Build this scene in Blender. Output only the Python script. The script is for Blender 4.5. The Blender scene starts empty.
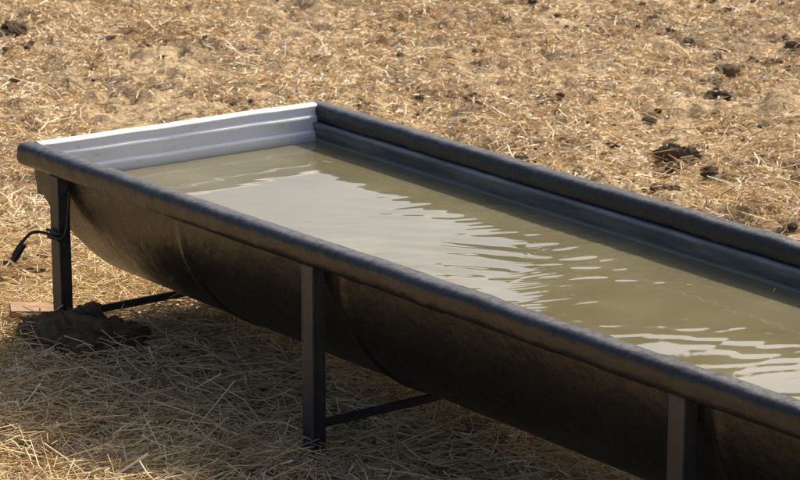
import bpy, math, numpy as np, bmesh
from mathutils import Vector
rng=np.random.default_rng(7)
scene=bpy.context.scene
scene.view_settings.view_transform='Standard'
scene.view_settings.look='None'
scene.view_settings.exposure=0
# ---------------------------------------------------------------- helpers
TAB=rng.random((256,256))
def vn(x,y,seed=0):
    x=np.asarray(x,float)+seed*17.31; y=np.asarray(y,float)+seed*9.77
    ix=np.floor(x).astype(int); iy=np.floor(y).astype(int)
    fx=x-ix; fy=y-iy; fx=fx*fx*(3-2*fx); fy=fy*fy*(3-2*fy)
    a=TAB[ix&255,iy&255]; b=TAB[(ix+1)&255,iy&255]; c=TAB[ix&255,(iy+1)&255]; d=TAB[(ix+1)&255,(iy+1)&255]
    return (a*(1-fx)+b*fx)*(1-fy)+(c*(1-fx)+d*fx)*fy
def fbm(x,y,o=3,seed=0):
    s=0;a=1;t=0
    for i in range(o):
        s=s+a*vn(x*2**i,y*2**i,seed+i*3); t+=a; a*=.5
    return s/t
def mkmesh(name,V,F,mat=None,smooth=True,attr=None,parent=None):
    V=np.asarray(V,np.float32); F=np.asarray(F,np.int32)
    me=bpy.data.meshes.new(name)
    k=F.shape[1]
    me.vertices.add(len(V)); me.vertices.foreach_set('co',V.ravel())
    me.loops.add(F.size); me.loops.foreach_set('vertex_index',F.ravel())
    me.polygons.add(len(F)); me.polygons.foreach_set('loop_start',np.arange(0,F.size,k,dtype=np.int32))
    me.polygons.foreach_set('loop_total',np.full(len(F),k,np.int32))
    me.polygons.foreach_set('use_smooth',np.full(len(F),smooth,bool))
    if attr is not None:
        at=me.attributes.new('tint','FLOAT','POINT'); at.data.foreach_set('value',np.asarray(attr,np.float32))
    me.update(calc_edges=True); me.validate()
    ob=bpy.data.objects.new(name,me); scene.collection.objects.link(ob)
    if mat: me.materials.append(mat)
    if parent: ob.parent=parent
    return ob
class M:
    def __init__(s,name):
        s.m=bpy.data.materials.new(name); s.m.use_nodes=True
        s.t=s.m.node_tree; s.p=s.t.nodes['Principled BSDF']
    def n(s,t,**k):
        n=s.t.nodes.new(t)
        for a,b in k.items():
            if a.startswith('_'): n.inputs[a[1:].replace('_',' ')].default_value=b
            else: setattr(n,a,b)
        return n
    def l(s,a,b): s.t.links.new(a,b)
    def ramp(s,src,stops):
        r=s.n('ShaderNodeValToRGB'); e=r.color_ramp.elements
        while len(e)<len(stops): e.new(.5)
        for i,(p,c) in enumerate(stops):
            e[i].position=p; e[i].color=(*c,1) if len(c)==3 else c
        s.l(src,r.inputs[0]); return r.outputs[0]
    def noise(s,scale,detail=6,rough=.6,coord='Object',scl=None):
        tc=s.n('ShaderNodeTexCoord'); mp=s.n('ShaderNodeMapping')
        if scl: mp.inputs['Scale'].default_value=scl
        s.l(tc.outputs[coord],mp.inputs[0])
        n=s.n('ShaderNodeTexNoise',_Scale=scale,_Detail=detail,_Roughness=rough); s.l(mp.outputs[0],n.inputs['Vector'])
        return n.outputs['Fac']
    def bump(s,src,dist=.01,st=.5):
        b=s.n('ShaderNodeBump',_Strength=st,_Distance=dist); s.l(src,b.inputs['Height']); s.l(b.outputs[0],s.p.inputs['Normal']); return b
    def mix(s,f,a,b):
        m=s.n('ShaderNodeMix',data_type='RGBA'); 
        for v,i in ((f,0),(a,6),(b,7)):
            if hasattr(v,'is_output') : s.l(v,m.inputs[i])
            elif i==0: m.inputs[0].default_value=v
            else: m.inputs[i].default_value=(*v,1)
        return m.outputs[2]
# ---------------------------------------------------------------- materials
def m_ground():
    m=M('straw_soil'); 
    a=m.noise(1.6,5,.6); b=m.noise(55,8,.75)
    c1=m.ramp(b,[(.28,(.15,.10,.05)),(.42,(.42,.295,.155)),(.55,(.68,.52,.315)),(.7,(.86,.715,.48))])
    c2=m.ramp(b,[(.3,(.09,.06,.036)),(.46,(.26,.18,.105)),(.6,(.50,.375,.23)),(.75,(.70,.565,.37))])
    f=m.ramp(a,[(.47,(0,0,0)),(.60,(1,1,1))])
    m.l(m.mix(f,c1,c2),m.p.inputs['Base Color']); m.p.inputs['Roughness'].default_value=.95
    m.p.inputs['Specular IOR Level'].default_value=.1
    m.bump(b,.02,.8); return m.m
def m_straw(name,stops):
    m=M(name); at=m.n('ShaderNodeAttribute',attribute_name='tint')
    c=m.ramp(at.outputs['Fac'],stops)
    m.l(c,m.p.inputs['Base Color']); m.p.inputs['Roughness'].default_value=.6
    m.p.inputs['Specular IOR Level'].default_value=.15
    return m.m
def m_clod():
    m=M('dry_clod'); at=m.n('ShaderNodeAttribute',attribute_name='tint')
    c=m.ramp(at.outputs['Fac'],[(0,(.09,.06,.04)),(.6,(.19,.135,.09)),(1,(.40,.27,.17))])
    n=m.noise(60,8,.8); c2=m.ramp(n,[(.35,(.06,.04,.028)),(.5,(.2,.145,.095)),(.7,(.45,.35,.22))])
    m.l(m.mix(.6,c2,c),m.p.inputs['Base Color']); m.p.inputs['Roughness'].default_value=.95; m.p.inputs['Specular IOR Level'].default_value=.1; m.bump(n,.03,1); return m.m
def m_dark(name,base,dust_sheen,rough=.42,amount=.5,bump=.002,upd=.3):
    m=M(name)
    a=m.noise(5,7,.65); b=m.noise(90,5,.7)
    sm=m.n('ShaderNodeMath',operation='MULTIPLY'); m.l(a,sm.inputs[0]); m.l(b,sm.inputs[1])
    f=m.ramp(sm.outputs[0],[(.2,(0,0,0)),(.42,(amount,)*3)])
    g=m.n('ShaderNodeNewGeometry'); sp=m.n('ShaderNodeSeparateXYZ'); m.l(g.outputs['Normal'],sp.inputs[0])
    up=m.n('ShaderNodeMapRange'); up.inputs[1].default_value=.5; up.inputs[2].default_value=1; up.inputs[3].default_value=0; up.inputs[4].default_value=upd
    m.l(sp.outputs['Z'],up.inputs[0])
    mu=m.n('ShaderNodeMath',operation='MULTIPLY'); m.l(up.outputs[0],mu.inputs[0]); m.l(m.ramp(m.noise(38,7,.8),[(.42,(.15,)*3),(.62,(1.6,)*3)]),mu.inputs[1])
    ad=m.n('ShaderNodeMath',operation='ADD',use_clamp=True); m.l(f,ad.inputs[0]); m.l(mu.outputs[0],ad.inputs[1])
    m.l(m.mix(ad.outputs[0],base,dust_sheen),m.p.inputs['Base Color'])
    r=m.n('ShaderNodeMapRange'); r.inputs[1].default_value=.3; r.inputs[2].default_value=.7; r.inputs[3].default_value=rough-.06; r.inputs[4].default_value=rough+.14; m.l(b,r.inputs[0]); m.l(r.outputs[0],m.p.inputs['Roughness'])
    b1=m.n('ShaderNodeBump',_Strength=.5,_Distance=bump*4); m.l(m.noise(20,4,.55),b1.inputs['Height'])
    b2=m.bump(b,bump*.6,.5); m.l(b1.outputs[0],b2.inputs['Normal']); return m.m
def m_white():
    m=M('white_paint')
    a=m.noise(9,7,.7,scl=(1,1,3)); b=m.noise(60,5,.7)
    c=m.ramp(a,[(.3,(.66,.64,.60)),(.42,(.86,.86,.86)),(.7,(.9,.9,.9))])
    d=m.ramp(b,[(.3,(.35,.31,.26)),(.38,(.97,.97,.97))])
    mm=m.n('ShaderNodeMix',data_type='RGBA',blend_type='MULTIPLY'); mm.inputs[0].default_value=.5; m.l(c,mm.inputs[6]); m.l(d,mm.inputs[7])
    g=m.n('ShaderNodeNewGeometry'); sp=m.n('ShaderNodeSeparateXYZ'); m.l(g.outputs['Position'],sp.inputs[0])
    mr=m.n('ShaderNodeMapRange'); mr.inputs[1].default_value=.435; mr.inputs[2].default_value=.458; mr.inputs[3].default_value=.75; mr.inputs[4].default_value=0; m.l(sp.outputs['Z'],mr.inputs[0])
    m2=m.n('ShaderNodeMath',operation='MULTIPLY'); m.l(mr.outputs[0],m2.inputs[0]); m.l(a,m2.inputs[1])
    m.l(m.mix(m2.outputs[0],mm.outputs[2],(.30,.27,.19)),m.p.inputs['Base Color']); m.p.inputs['Roughness'].default_value=.5; m.bump(b,.002,.5); return m.m
def m_water():
    m=M('murky_water')
    a=m.noise(3,5,.6); 
    c=m.ramp(a,[(.3,(.16,.14,.075)),(.55,(.20,.178,.10)),(.75,(.26,.232,.14))])
    b=m.noise(140,3,.8)
    d=m.ramp(b,[(.70,(0,0,0)),(.76,(.5,.5,.5))])
    m.l(m.mix(d,c,(.4,.36,.24)),m.p.inputs['Base Color']); m.p.inputs['Roughness'].default_value=.02
    m.p.inputs['IOR'].default_value=1.9; return m.m
def m_galv():
    m=M('weathered_zinc'); a=m.noise(8,8,.7,scl=(.5,1,4)); b=m.noise(80,5,.7)
    c=m.ramp(a,[(.3,(.08,.085,.09)),(.5,(.17,.185,.195)),(.7,(.30,.32,.335))])
    g=m.n('ShaderNodeNewGeometry'); sp=m.n('ShaderNodeSeparateXYZ'); m.l(g.outputs['Position'],sp.inputs[0])
    mr=m.n('ShaderNodeMapRange'); mr.inputs[1].default_value=.441; mr.inputs[2].default_value=.448; mr.inputs[3].default_value=.8; mr.inputs[4].default_value=0; m.l(sp.outputs['Z'],mr.inputs[0])
    m.l(m.mix(mr.outputs[0],c,(.55,.55,.5)),m.p.inputs['Base Color']); m.p.inputs['Roughness'].default_value=.5; m.bump(b,.002,.5); return m.m
GR=m_ground()
ST1=m_straw('long_straw',[(0,(.33,.205,.09)),(.25,(.64,.45,.215)),(.6,(.84,.65,.36)),(1,(.93,.79,.51))])
ST2=m_straw('chaff',[(0,(.27,.17,.088)),(.3,(.58,.42,.225)),(.65,(.82,.65,.40)),(1,(.94,.82,.60))])
BODY=m_dark('black_body',(.008,.0082,.0086),(.026,.025,.024),.27,.3,.0019)
RIM=m_dark('black_rim',(.010,.0103,.011),(.13,.132,.134),.28,.12,.0022,.45)  # pale tint on rim top: dust plus caught light painted into the colour
LEG=m_dark('leg_steel',(.035,.035,.037),(.12,.115,.11),.5,.6,.001)
CAB=m_dark('black_rubber',(.01,.01,.01),(.05,.045,.04),.5,.4,.0008)
WH=m_white(); WA=m_water(); ZN=m_galv()
# ---------------------------------------------------------------- ground
A0=np.array([-1.054,7.077]); SD=np.array([.6043,-.7968]); WD=np.array([.7968,.6043])
def local(x,y): dx=x-A0[0]; dy=y-A0[1]; return dx*SD[0]+dy*SD[1], dx*WD[0]+dy*WD[1]
def hgt(x,y):
    near=np.exp(-np.maximum(0,np.hypot(x,y-8)-8)**2/60)
    h=.07*(fbm(x*1.1,y*1.1,2,1)-.5)+.075*(fbm(x*4.5,y*4.5,3,5)-.5)+.07*(np.abs(fbm(x*9,y*9,3,9)-.5)*2-.25)
    s,w=local(x,y)
    flat=np.exp(-((w-.4)/.7)**4)*((s>-.4)&(s<5.2))
    return h*near*(1-.7*flat)-.03*np.exp(-((s-1.6)/.7)**2-(w/.5)**2)
def axis(lo,hi,step,far):
    c=np.arange(lo,hi,step); out=[];d=step;p=hi
    while p<far: d*=1.25; p+=d; out.append(p)
    left=[];d=step;p=lo
    while p>-far: d*=1.25; p-=d; left.append(p)
    return np.array(left[::-1]+list(c)+out)
gx=axis(-3.2,3.6,.02,900); gy=axis(3.6,14.5,.02,900)
X,Y=np.meshgrid(gx,gy); Z=hgt(X,Y)
nx=len(gx); ny=len(gy); I=np.arange(nx*ny).reshape(ny,nx)
F=np.stack([I[:-1,:-1],I[:-1,1:],I[1:,1:],I[1:,:-1]],-1).reshape(-1,4)
mkmesh('ground',np.stack([X,Y,Z],-1).reshape(-1,3),F,GR)
# ---------------------------------------------------------------- straw
def straws(x,y,L,wd,lift,pit,sides,bend,tint):
    n=len(x); yaw=rng.random(n)*2*math.pi
    dx=np.cos(yaw);dy=np.sin(yaw); sp=np.sin(pit);cp=np.cos(pit)
    D=np.stack([dx*cp,dy*cp,sp],-1); N=np.stack([-dy,dx,0*dx],-1); U=np.cross(D,N)
    roll=rng.random(n)*math.pi
    C=np.stack([x,y,hgt(x,y)+lift+np.abs(sp)*L*.35],-1)
    b=(rng.random(n)-.5)*bend*L; 
    pts=[C-D*L[:,None]/2, C+N*b[:,None]+U*(rng.random(n)*.06*L)[:,None], C+D*L[:,None]/2]
    V=[]; q=sides
    for j,p in enumerate(pts):
        k=1 if j<2 else .6
        for r in range(q):
            a=roll+r*2*math.pi/q
            V.append(p+(N*np.cos(a)[:,None]+U*np.sin(a)[:,None])*(wd*k/2)[:,None])
    V=np.stack(V,1); base=np.arange(n)[:,None]*3*q
    Fs=[]
    for j in range(2):
        for r in range(q if sides>2 else 1):
            r2=(r+1)%q
            Fs.append(base+np.array([j*q+r,j*q+r2,(j+1)*q+r2,(j+1)*q+r]))
    F=np.stack(Fs,1).reshape(-1,4)
    return V.reshape(-1,3),F,np.repeat(tint,3*q)
def samp(n,x0,x1,y0,y1,dens):
    x=rng.uniform(x0,x1,n);y=rng.uniform(y0,y1,n); k=rng.random(n)<dens(x,y); return x[k],y[k]
def dnear(x,y):
    s,w=local(x,y)
    d=np.clip(1.15-np.maximum(0,w-.1)*.9,0.12,1)*np.clip(.45+1.5*(fbm(x*3,y*3,2,21)-.25),.15,1)
    return np.where(y>8.2,.15,d)*np.where((w<0)|(y<8),1,.5)
x,y=samp(150000,-2.6,2.8,3.9,10,dnear); n=len(x)
t=np.clip(.1+.95*rng.random(n)*(.6+.6*fbm(x*2,y*2,2,33)),0,1)
L=np.clip(rng.lognormal(-2.35,.5,n),.03,.3)
a1=straws(x,y,L,rng.uniform(.0014,.0046,n),rng.random(n)**2*.05,rng.normal(0,.18,n),3,.25,t)
mkmesh('loose_straw',a1[0],a1[1],ST1,True,a1[2])
def dfar(x,y):
    p=fbm(x*1.6,y*1.3,3,41); right=np.clip((x+1)/4,0,1)*.14
    return np.clip((p-.27-right)*4.2,.12,1)*np.clip(.6+3*(fbm(x*7,y*7,2,55)-.38),.08,1)
x,y=samp(480000,-3.2,3.8,5.0,14.5,dfar); n=len(x)
t=np.clip(.1+1.15*rng.random(n)*(.45+1.1*fbm(x*3,y*3,2,63)),0,1)
L=np.clip(rng.lognormal(-3.45,.6,n),.01,.18)
a2=straws(x,y,L,rng.uniform(.002,.007,n),rng.random(n)**2*.02,rng.normal(0,.28,n),2,.5,t)
mkmesh('straw_chaff',a2[0],a2[1],ST2,False,a2[2])
# ---------------------------------------------------------------- clods
def ico(sub):
    bm=bmesh.new(); bmesh.ops.create_icosphere(bm,subdivisions=sub,radius=1)
    v=np.array([q.co[:] for q in bm.verts]); f=np.array([[q.index for q in p.verts] for p in bm.faces]); bm.free(); return v,f
ICO={3:ico(3),5:ico(5)}
def clod(px,py,r,sub=3,fl=.55,sink=.25,sd=0):
    v,f=ICO[sub]
    n=fbm(v[:,0]*1.5+sd,v[:,1]*1.5+v[:,2]*1.3+sd*.7,3,sd%13)
    n2=np.abs(fbm(v[:,0]*4+sd,v[:,1]*4+v[:,2]*3.3,3,sd%7)-.5)
    vv=v*(.5+.9*n+.9*n2)[:,None]*r*np.array([rng.uniform(.8,1.7),rng.uniform(.7,1.2),fl])
    a=rng.random()*6.3; c,s=math.cos(a),math.sin(a)
    vv=vv@np.array([[c,s,0],[-s,c,0],[0,0,1]])
    return vv+np.array([px,py,float(hgt(np.array([px]),np.array([py]))[0])+r*fl*sink]),f
V=[];F=[];T=[];o=0
xs,ys=samp(16000,-3,3.6,5.5,14.4,lambda x,y: np.clip((fbm(x*1.2,y*1.2,2,71)-.42+.06*x)*3,.05,1)*np.where(y>7,1,.3))
for i in range(min(len(xs),1500)):
    s,w=local(xs[i],ys[i])
    if -.1<s<5 and -.3<w<1.2: continue
    r=float(np.clip(rng.lognormal(-4.25,.5),.007,.045))
    v,f=clod(xs[i],ys[i],r,3,rng.uniform(.4,.7),.25,i)
    V.append(v);F.append(f+o);o+=len(v);T.append(np.full(len(v),rng.random()))
CM=m_clod()
mkmesh('dirt_clods',np.concatenate(V),np.concatenate(F),CM,False,np.concatenate(T))
for i,(px,py,r) in enumerate([(-.92,6.88,.085),(-.82,6.80,.07),(-1.03,6.96,.055),(-.86,6.74,.05),(-2.02,12.1,.10),(-1.9,12.3,.07),(1.05,9.3,.05),(2.2,13.2,.09),(2.35,12.2,.06)]):
    v,f=clod(px,py,r,5,.7,1.0 if i<4 else .8,i*5+3); mkmesh('soil_lump',v,f,CM,False,np.full(len(v),1. if i<4 else .6))
# ---------------------------------------------------------------- trough
UP=.045
root=bpy.data.objects.new('water_trough',None); scene.collection.objects.link(root)
root.location=(A0[0],A0[1],0); root.rotation_euler=(0,0,math.atan2(SD[1],SD[0]))
LEN=4.75
def Wd(s):
    s=np.asarray(s,float); return 1.01-.0465*np.where(s<2.5,s,2.5+.6*np.tanh((s-2.5)/.6))
def pt(s,a,off,z): return (s,a*float(Wd(s))+off,z+UP)
def sweep(name,prof,ss,mat,jit=0,hf=0):
    V=[];n=len(prof)
    for s in ss:
        j=jit*(float(fbm(np.array([s*3.]),np.array([1.]),3,3)[0])-.5)+hf*(float(vn(s*16,3.3,7))-.5)
        for q,(a,o,z) in enumerate(prof):
            p=pt(s,a,o,z); k=hf*.8*(float(vn(s*22,q*.35,6))-.5); V.append((p[0],p[1]+j+k,p[2]+j*.5+k))
    F=[]
    for i in range(len(ss)-1):
        for k in range(n):
            F.append((i*n+k,i*n+(k+1)%n,(i+1)*n+(k+1)%n,(i+1)*n+k))
    ob=mkmesh(name,V,F,mat,True,None,root)
    bm=bmesh.new(); bm.from_mesh(ob.data); bm.verts.ensure_lookup_table()
    bm.faces.new([bm.verts[k] for k in range(n)][::-1]); bm.faces.new([bm.verts[(len(ss)-1)*n+k] for k in range(n)])
    bmesh.ops.recalc_face_normals(bm,faces=bm.faces); bm.to_mesh(ob.data); bm.free()
    for p in ob.data.polygons: p.use_smooth=len(p.vertices)<=4
    return ob
# body shell
NP=72; th=np.linspace(0,math.pi,NP); n_=2.12
prof=[]
for t in th:
    c=-np.sign(math.cos(t))*abs(math.cos(t))**(2/n_); z=.462-.408*abs(math.sin(t))**(2/n_)
    prof.append((.5+.5*c,-.004*c,z))
def s0(z): 
    q=np.clip((.40-z)/.2,0,1); return .02+.12*q*q*(3-2*q)
V=[];u=np.linspace(0,1,700)
seams=[.78,1.50,2.79,4.1]
for i,uu in enumerate(u):
    for k_,(a,o,z) in enumerate(prof):
        sa=s0(z); s=sa+(LEN-2*sa)*uu
        c=2*a-1; low=min(1,max(0,(.44-z)/.1))
        d=sum(.007*(1/(1+((s-q)/.012)**4)) for q in seams)
        d+=.012*(float(vn(s*1.6,z*3,3))-.5)+.004*(float(vn(s*9,z*9,8))-.5); d*=low
        p=pt(s,a,o,z)
        V.append((p[0],p[1]+d*c,p[2]-d*(1-abs(c))))
F=[(i*NP+k,(i+1)*NP+k,(i+1)*NP+k+1,i*NP+k+1) for i in range(len(u)-1) for k in range(NP-1)]
h=NP//2
for base in (0,(len(u)-1)*NP):
    for k in range(h-1):
        F.append((base+k,base+k+1,base+NP-2-k,base+NP-1-k))
mkmesh('body_shell',V,F,BODY,True,None,root)
# rims: rolled edge with a flattened top
def rimprof(a,off):
    pr=[]
    for t in np.linspace(0,2*math.pi,36,endpoint=False):
        c,s=math.cos(t),math.sin(t)
        pr.append((a,off+.033*np.sign(c)*abs(c)**.7,.4665+.0335*np.sign(s)*abs(s)**.65))
    return pr
rs=np.linspace(-.022,LEN+.022,420)
sweep('rim_near',rimprof(0,0),rs,RIM,jit=.008,hf=.002)
sweep('rim_far',rimprof(1,0),rs,RIM,jit=.008,hf=.002)
fl=[(.030,.449),(.045,.447),(.0485,.443),(.048,.437),(.0435,.434),(.043,.35),(.03,.35)]
sweep('inner_flange_far',[(1,-a,z) for a,z in fl],np.linspace(.02,LEN-.02,160),ZN,jit=.003)
sweep('inner_flange_near',[(0,a,z) for a,z in fl],np.linspace(.02,LEN-.02,160),ZN,jit=.003)
# white end panels (profile in s,z swept along w)
def endpanel(name,flip):
    pr=[(-.02,.43),(-.022,.492),(-.017,.499),(0,.502),(.016,.500),(.022,.494),(.024,.470),(.031,.466),(.033,.461),(.033,.424),(.040,.420),(.042,.416),(.043,.35),(.0,.35)]
    ws=np.linspace(0,1,60); V=[]
    for w in ws:
        for (s,z) in pr:
            s2=LEN-s if flip else s
            p=pt(s2,w,.02-.04*w,z+.003*(float(vn(w*9,z*3,4))-.5)); V.append((p[0]+.004*(float(vn(w*6,z*30,2))-.5),p[1],p[2]))
    n=len(pr); F=[(i*n+k,i*n+(k+1)%n,(i+1)*n+(k+1)%n,(i+1)*n+k) for i in range(len(ws)-1) for k in range(n)]
    ob=mkmesh(name,V,F,WH,False,None,root)
    bm=bmesh.new(); bm.from_mesh(ob.data); bmesh.ops.recalc_face_normals(bm,faces=bm.faces); bm.to_mesh(ob.data); bm.free()
    bv=ob.modifiers.new('b','BEVEL'); bv.width=.001; bv.limit_method='ANGLE'
endpanel('end_panel',False); endpanel('end_panel_b',True)
# water
sa=np.linspace(.035,LEN-.035,1100); wa=np.linspace(0,1,240)
S,Wn=np.meshgrid(sa,wa); WW=.040+Wn*(Wd(S)-.080)
hz=.0018*(fbm(S*2.6,WW*4,2,5)-.5)
yy=-.797*S+.604*WW; xx=.604*S+.797*WW
env=.22+1.2*np.exp(-((S-1.35)/.42)**2)
mod=lambda sd: np.clip(fbm(S*3.5,WW*3.5,2,sd)*2.6-.7,0,1.3)
w1=.03*(fbm(xx*5,yy*5,2,12)-.5)*6
hz+=.00052*env*mod(15)*np.sin(2*math.pi*(yy+.25*xx+w1*.6)/.10)
hz+=.00020*env*mod(25)*np.sin(2*math.pi*(yy-.35*xx+w1*.35)/.052)
hz+=.0009*(fbm(xx*8,yy*14,2,19)-.5)*(.3+env)
ZZ=.391+UP+hz
I=np.arange(S.size).reshape(S.shape)
F=np.stack([I[:-1,:-1],I[:-1,1:],I[1:,1:],I[1:,:-1]],-1).reshape(-1,4)
mkmesh('water',np.stack([S,WW,ZZ],-1).reshape(-1,3),F,WA,True,None,root)
xs_=rng.uniform(.08,3.2,12); wn_=rng.uniform(.06,.84,12); V=[];F=[]
for k in range(12):
    a=rng.random()*3.14; l=rng.uniform(.008,.04)/2; wd=rng.uniform(.0015,.003)/2; c,s_=math.cos(a),math.sin(a); z=.4385
    for du,dv in ((-l,-wd),(l,-wd),(l,wd),(-l,wd)): V.append((xs_[k]+du*c-dv*s_,wn_[k]+du*s_+dv*c,z))
    F.append((4*k,4*k+1,4*k+2,4*k+3))
mkmesh('floating_straw',V,F,ST1,False,np.full(len(V),.3),root)
# legs + cross bars
def box(name,c,d,mat,bev=.003,par=root):
    bm=bmesh.new(); bmesh.ops.create_cube(bm,size=1)
    for v in bm.verts: v.co=Vector((v.co.x*d[0]+c[0],v.co.y*d[1]+c[1],v.co.z*d[2]+c[2]))
    bmesh.ops.bevel(bm,geom=bm.edges[:],offset=bev,segments=2,affect='EDGES')
    me=bpy.data.meshes.new(name); bm.to_mesh(me); bm.free(); me.materials.append(mat)
    ob=bpy.data.objects.new(name,me); scene.collection.objects.link(ob); ob.parent=par; return ob
for i,s in enumerate([.18,1.41,2.71,4.0]):
    W=float(Wd(s))
    for j,(w,sg) in enumerate(((-.026,1),(W+.026,-1))):
        box(f'leg_{i+1}_{"ab"[j]}',(s,w,.20),(.050,.008,.57),LEG,.002)
        box(f'leg_flange_{i+1}_{"ab"[j]}',(s+.021,w+sg*.0185,.199),(.008,.029,.568),LEG,.002)
    box(f'cross_bar_{i+1}',(s+.008,W/2,.08),(.012,W,.022),LEG,.002)
# hose tied round the leg
def tube(name,pts,r,mat):
    cu=bpy.data.curves.new(name,'CURVE'); cu.dimensions='3D'; cu.bevel_depth=r; cu.bevel_resolution=4; cu.use_fill_caps=True
    sp=cu.splines.new('NURBS'); sp.points.add(len(pts)-1); sp.use_endpoint_u=True; sp.order_u=3
    for p,q in zip(sp.points,pts): p.co=(q[0]-.045,q[1]-.005,q[2]+UP,1)
    cu.materials.append(mat); ob=bpy.data.objects.new(name,cu); scene.collection.objects.link(ob); ob.parent=root
tube('hose',[(.27,.0,.40),(.275,-.01,.33),(.27,-.015,.28),(.26,-.03,.265),(.22,-.035,.27),(.20,-.04,.275),(.18,-.07,.28),(.17,-.09,.26),(.16,-.11,.235),(.15,-.12,.21)],.0045,CAB)
tube('hose_end',[(.17,-.095,.245),(.162,-.108,.22),(.152,-.12,.197)],.010,CAB)
tube('hose_wrap',[(.19,-.03,.28),(.22,-.034,.285),(.255,-.03,.28),(.26,0,.275),(.22,.0,.27),(.19,-.01,.27),(.19,-.03,.262),(.22,-.034,.262),(.255,-.03,.262)],.005,CAB)
def m_simple(name,stops,sc,scl=None):
    m=M(name); m.l(m.ramp(m.noise(sc,5,scl=scl),stops),m.p.inputs['Base Color']); m.p.inputs['Roughness'].default_value=.8; return m.m
WD_=m_simple('weathered_wood',[(.3,(.24,.13,.07)),(.5,(.42,.26,.15)),(.7,(.58,.40,.25))],22,(1,6,6))
bd=box('wooden_board',(0,0,0),(.15,.08,.022),WD_,.004,None); bd.location=(-1.06,7.10,.045); bd.rotation_euler=(.12,.06,.2)
# ---------------------------------------------------------------- trees beyond the field
BK=m_simple('bark',[(.3,(.05,.035,.025)),(.7,(.14,.1,.075))],6)
LF=m_simple('leaves',[(.3,(.03,.045,.015)),(.7,(.07,.09,.03))],.7)
def tree(px,py,H,R,sd):
    g=np.random.default_rng(sd); e=bpy.data.objects.new('tree',None); scene.collection.objects.link(e); e.location=(px,py,0)
    V=[];F=[];o=0
    def limb(p,q,r0,r1):
        nonlocal o
        p=np.array(p);q=np.array(q);d=(q-p)/np.linalg.norm(q-p); a=np.cross(d,[.3,.9,.1]);a/=np.linalg.norm(a);b=np.cross(d,a)
        for t in range(5):
            c=p+(q-p)*t/4+a*.06*math.sin(t*2.1+sd)*(t%4>0); r=r0+(r1-r0)*t/4
            for k in range(8): V.append(c+(a*math.cos(k*math.pi/4)+b*math.sin(k*math.pi/4))*r)
        for t in range(4):
            for k in range(8): F.append((o+t*8+k,o+t*8+(k+1)%8,o+t*8+8+(k+1)%8,o+t*8+8+k))
        o+=40
    limb((0,0,-.2),(.2,.1,H*.45),.4,.24)
    C=[]
    for i in range(11):
        a=i*2.4; rr=R*(.35+.55*g.random()); z=H*(.5+.42*g.random())
        q=(math.cos(a)*rr,math.sin(a)*rr,z); limb((.15,.1,H*(.28+.17*g.random())),q,.15,.04); C.append((q,R*(.3+.16*g.random())))
    C.append(((0,0,H*.86),R*.42)); C.append(((0,0,H*.6),R*.5))
    t=mkmesh('trunk_and_limbs',V,F,BK,True); t.parent=e
    P=[]
    for q,r in C:
        m=2000; d=g.normal(size=(m,3)); d/=np.linalg.norm(d,axis=1)[:,None]; P.append(np.array(q)+d*(g.random(m)**.45*r)[:,None]*[1,1,.75])
    P=np.concatenate(P); n=len(P); a=g.normal(size=(n,3)); a/=np.linalg.norm(a,axis=1)[:,None]; b=np.cross(a,g.normal(size=(n,3))); b/=np.linalg.norm(b,axis=1)[:,None]
    sz=(.11+.12*g.random(n))[:,None]
    LV=np.stack([P-a*sz,P+b*sz*.5,P+a*sz,P-b*sz*.5],1).reshape(-1,3); LFc=np.arange(n*4).reshape(-1,4)
    f=mkmesh('foliage',LV,LFc,LF,False); f.parent=e
tree(3.8,40,10.7,3.9,1); tree(8.6,42,10.2,4.3,2); tree(16,46,12,5,3)
# ---------------------------------------------------------------- light, sky, camera
el=math.radians(42); az=math.radians(38)   # azimuth from +Y toward +X
d=Vector((math.sin(az)*math.cos(el),math.cos(az)*math.cos(el),math.sin(el)))
sl=bpy.data.lights.new('sun','SUN'); sl.energy=5; sl.angle=math.radians(.5); sl.color=(1,.90,.75)
so=bpy.data.objects.new('sun',sl); scene.collection.objects.link(so); so.rotation_euler=d.to_track_quat('Z','Y').to_euler()
w=bpy.data.worlds.new('World'); scene.world=w; w.use_nodes=True; nt=w.node_tree
sky=nt.nodes.new('ShaderNodeTexSky'); sky.sky_type='NISHITA'; sky.sun_disc=False; sky.sun_elevation=el; sky.sun_rotation=az
sky.dust_density=5.5; sky.air_density=.8
nt.links.new(sky.outputs[0],nt.nodes['Background'].inputs[0]); nt.nodes['Background'].inputs[1].default_value=.15
cam=bpy.data.cameras.new('camera'); co=bpy.data.objects.new('camera',cam); scene.collection.objects.link(co); scene.camera=co
cam.sensor_width=36; cam.lens=114.2; cam.clip_end=2000; co.location=(0,0,2+UP); co.rotation_euler=(math.radians(90-14.15),0,0)
cam.dof.use_dof=True; cam.dof.focus_distance=6.3; cam.dof.aperture_fstop=16
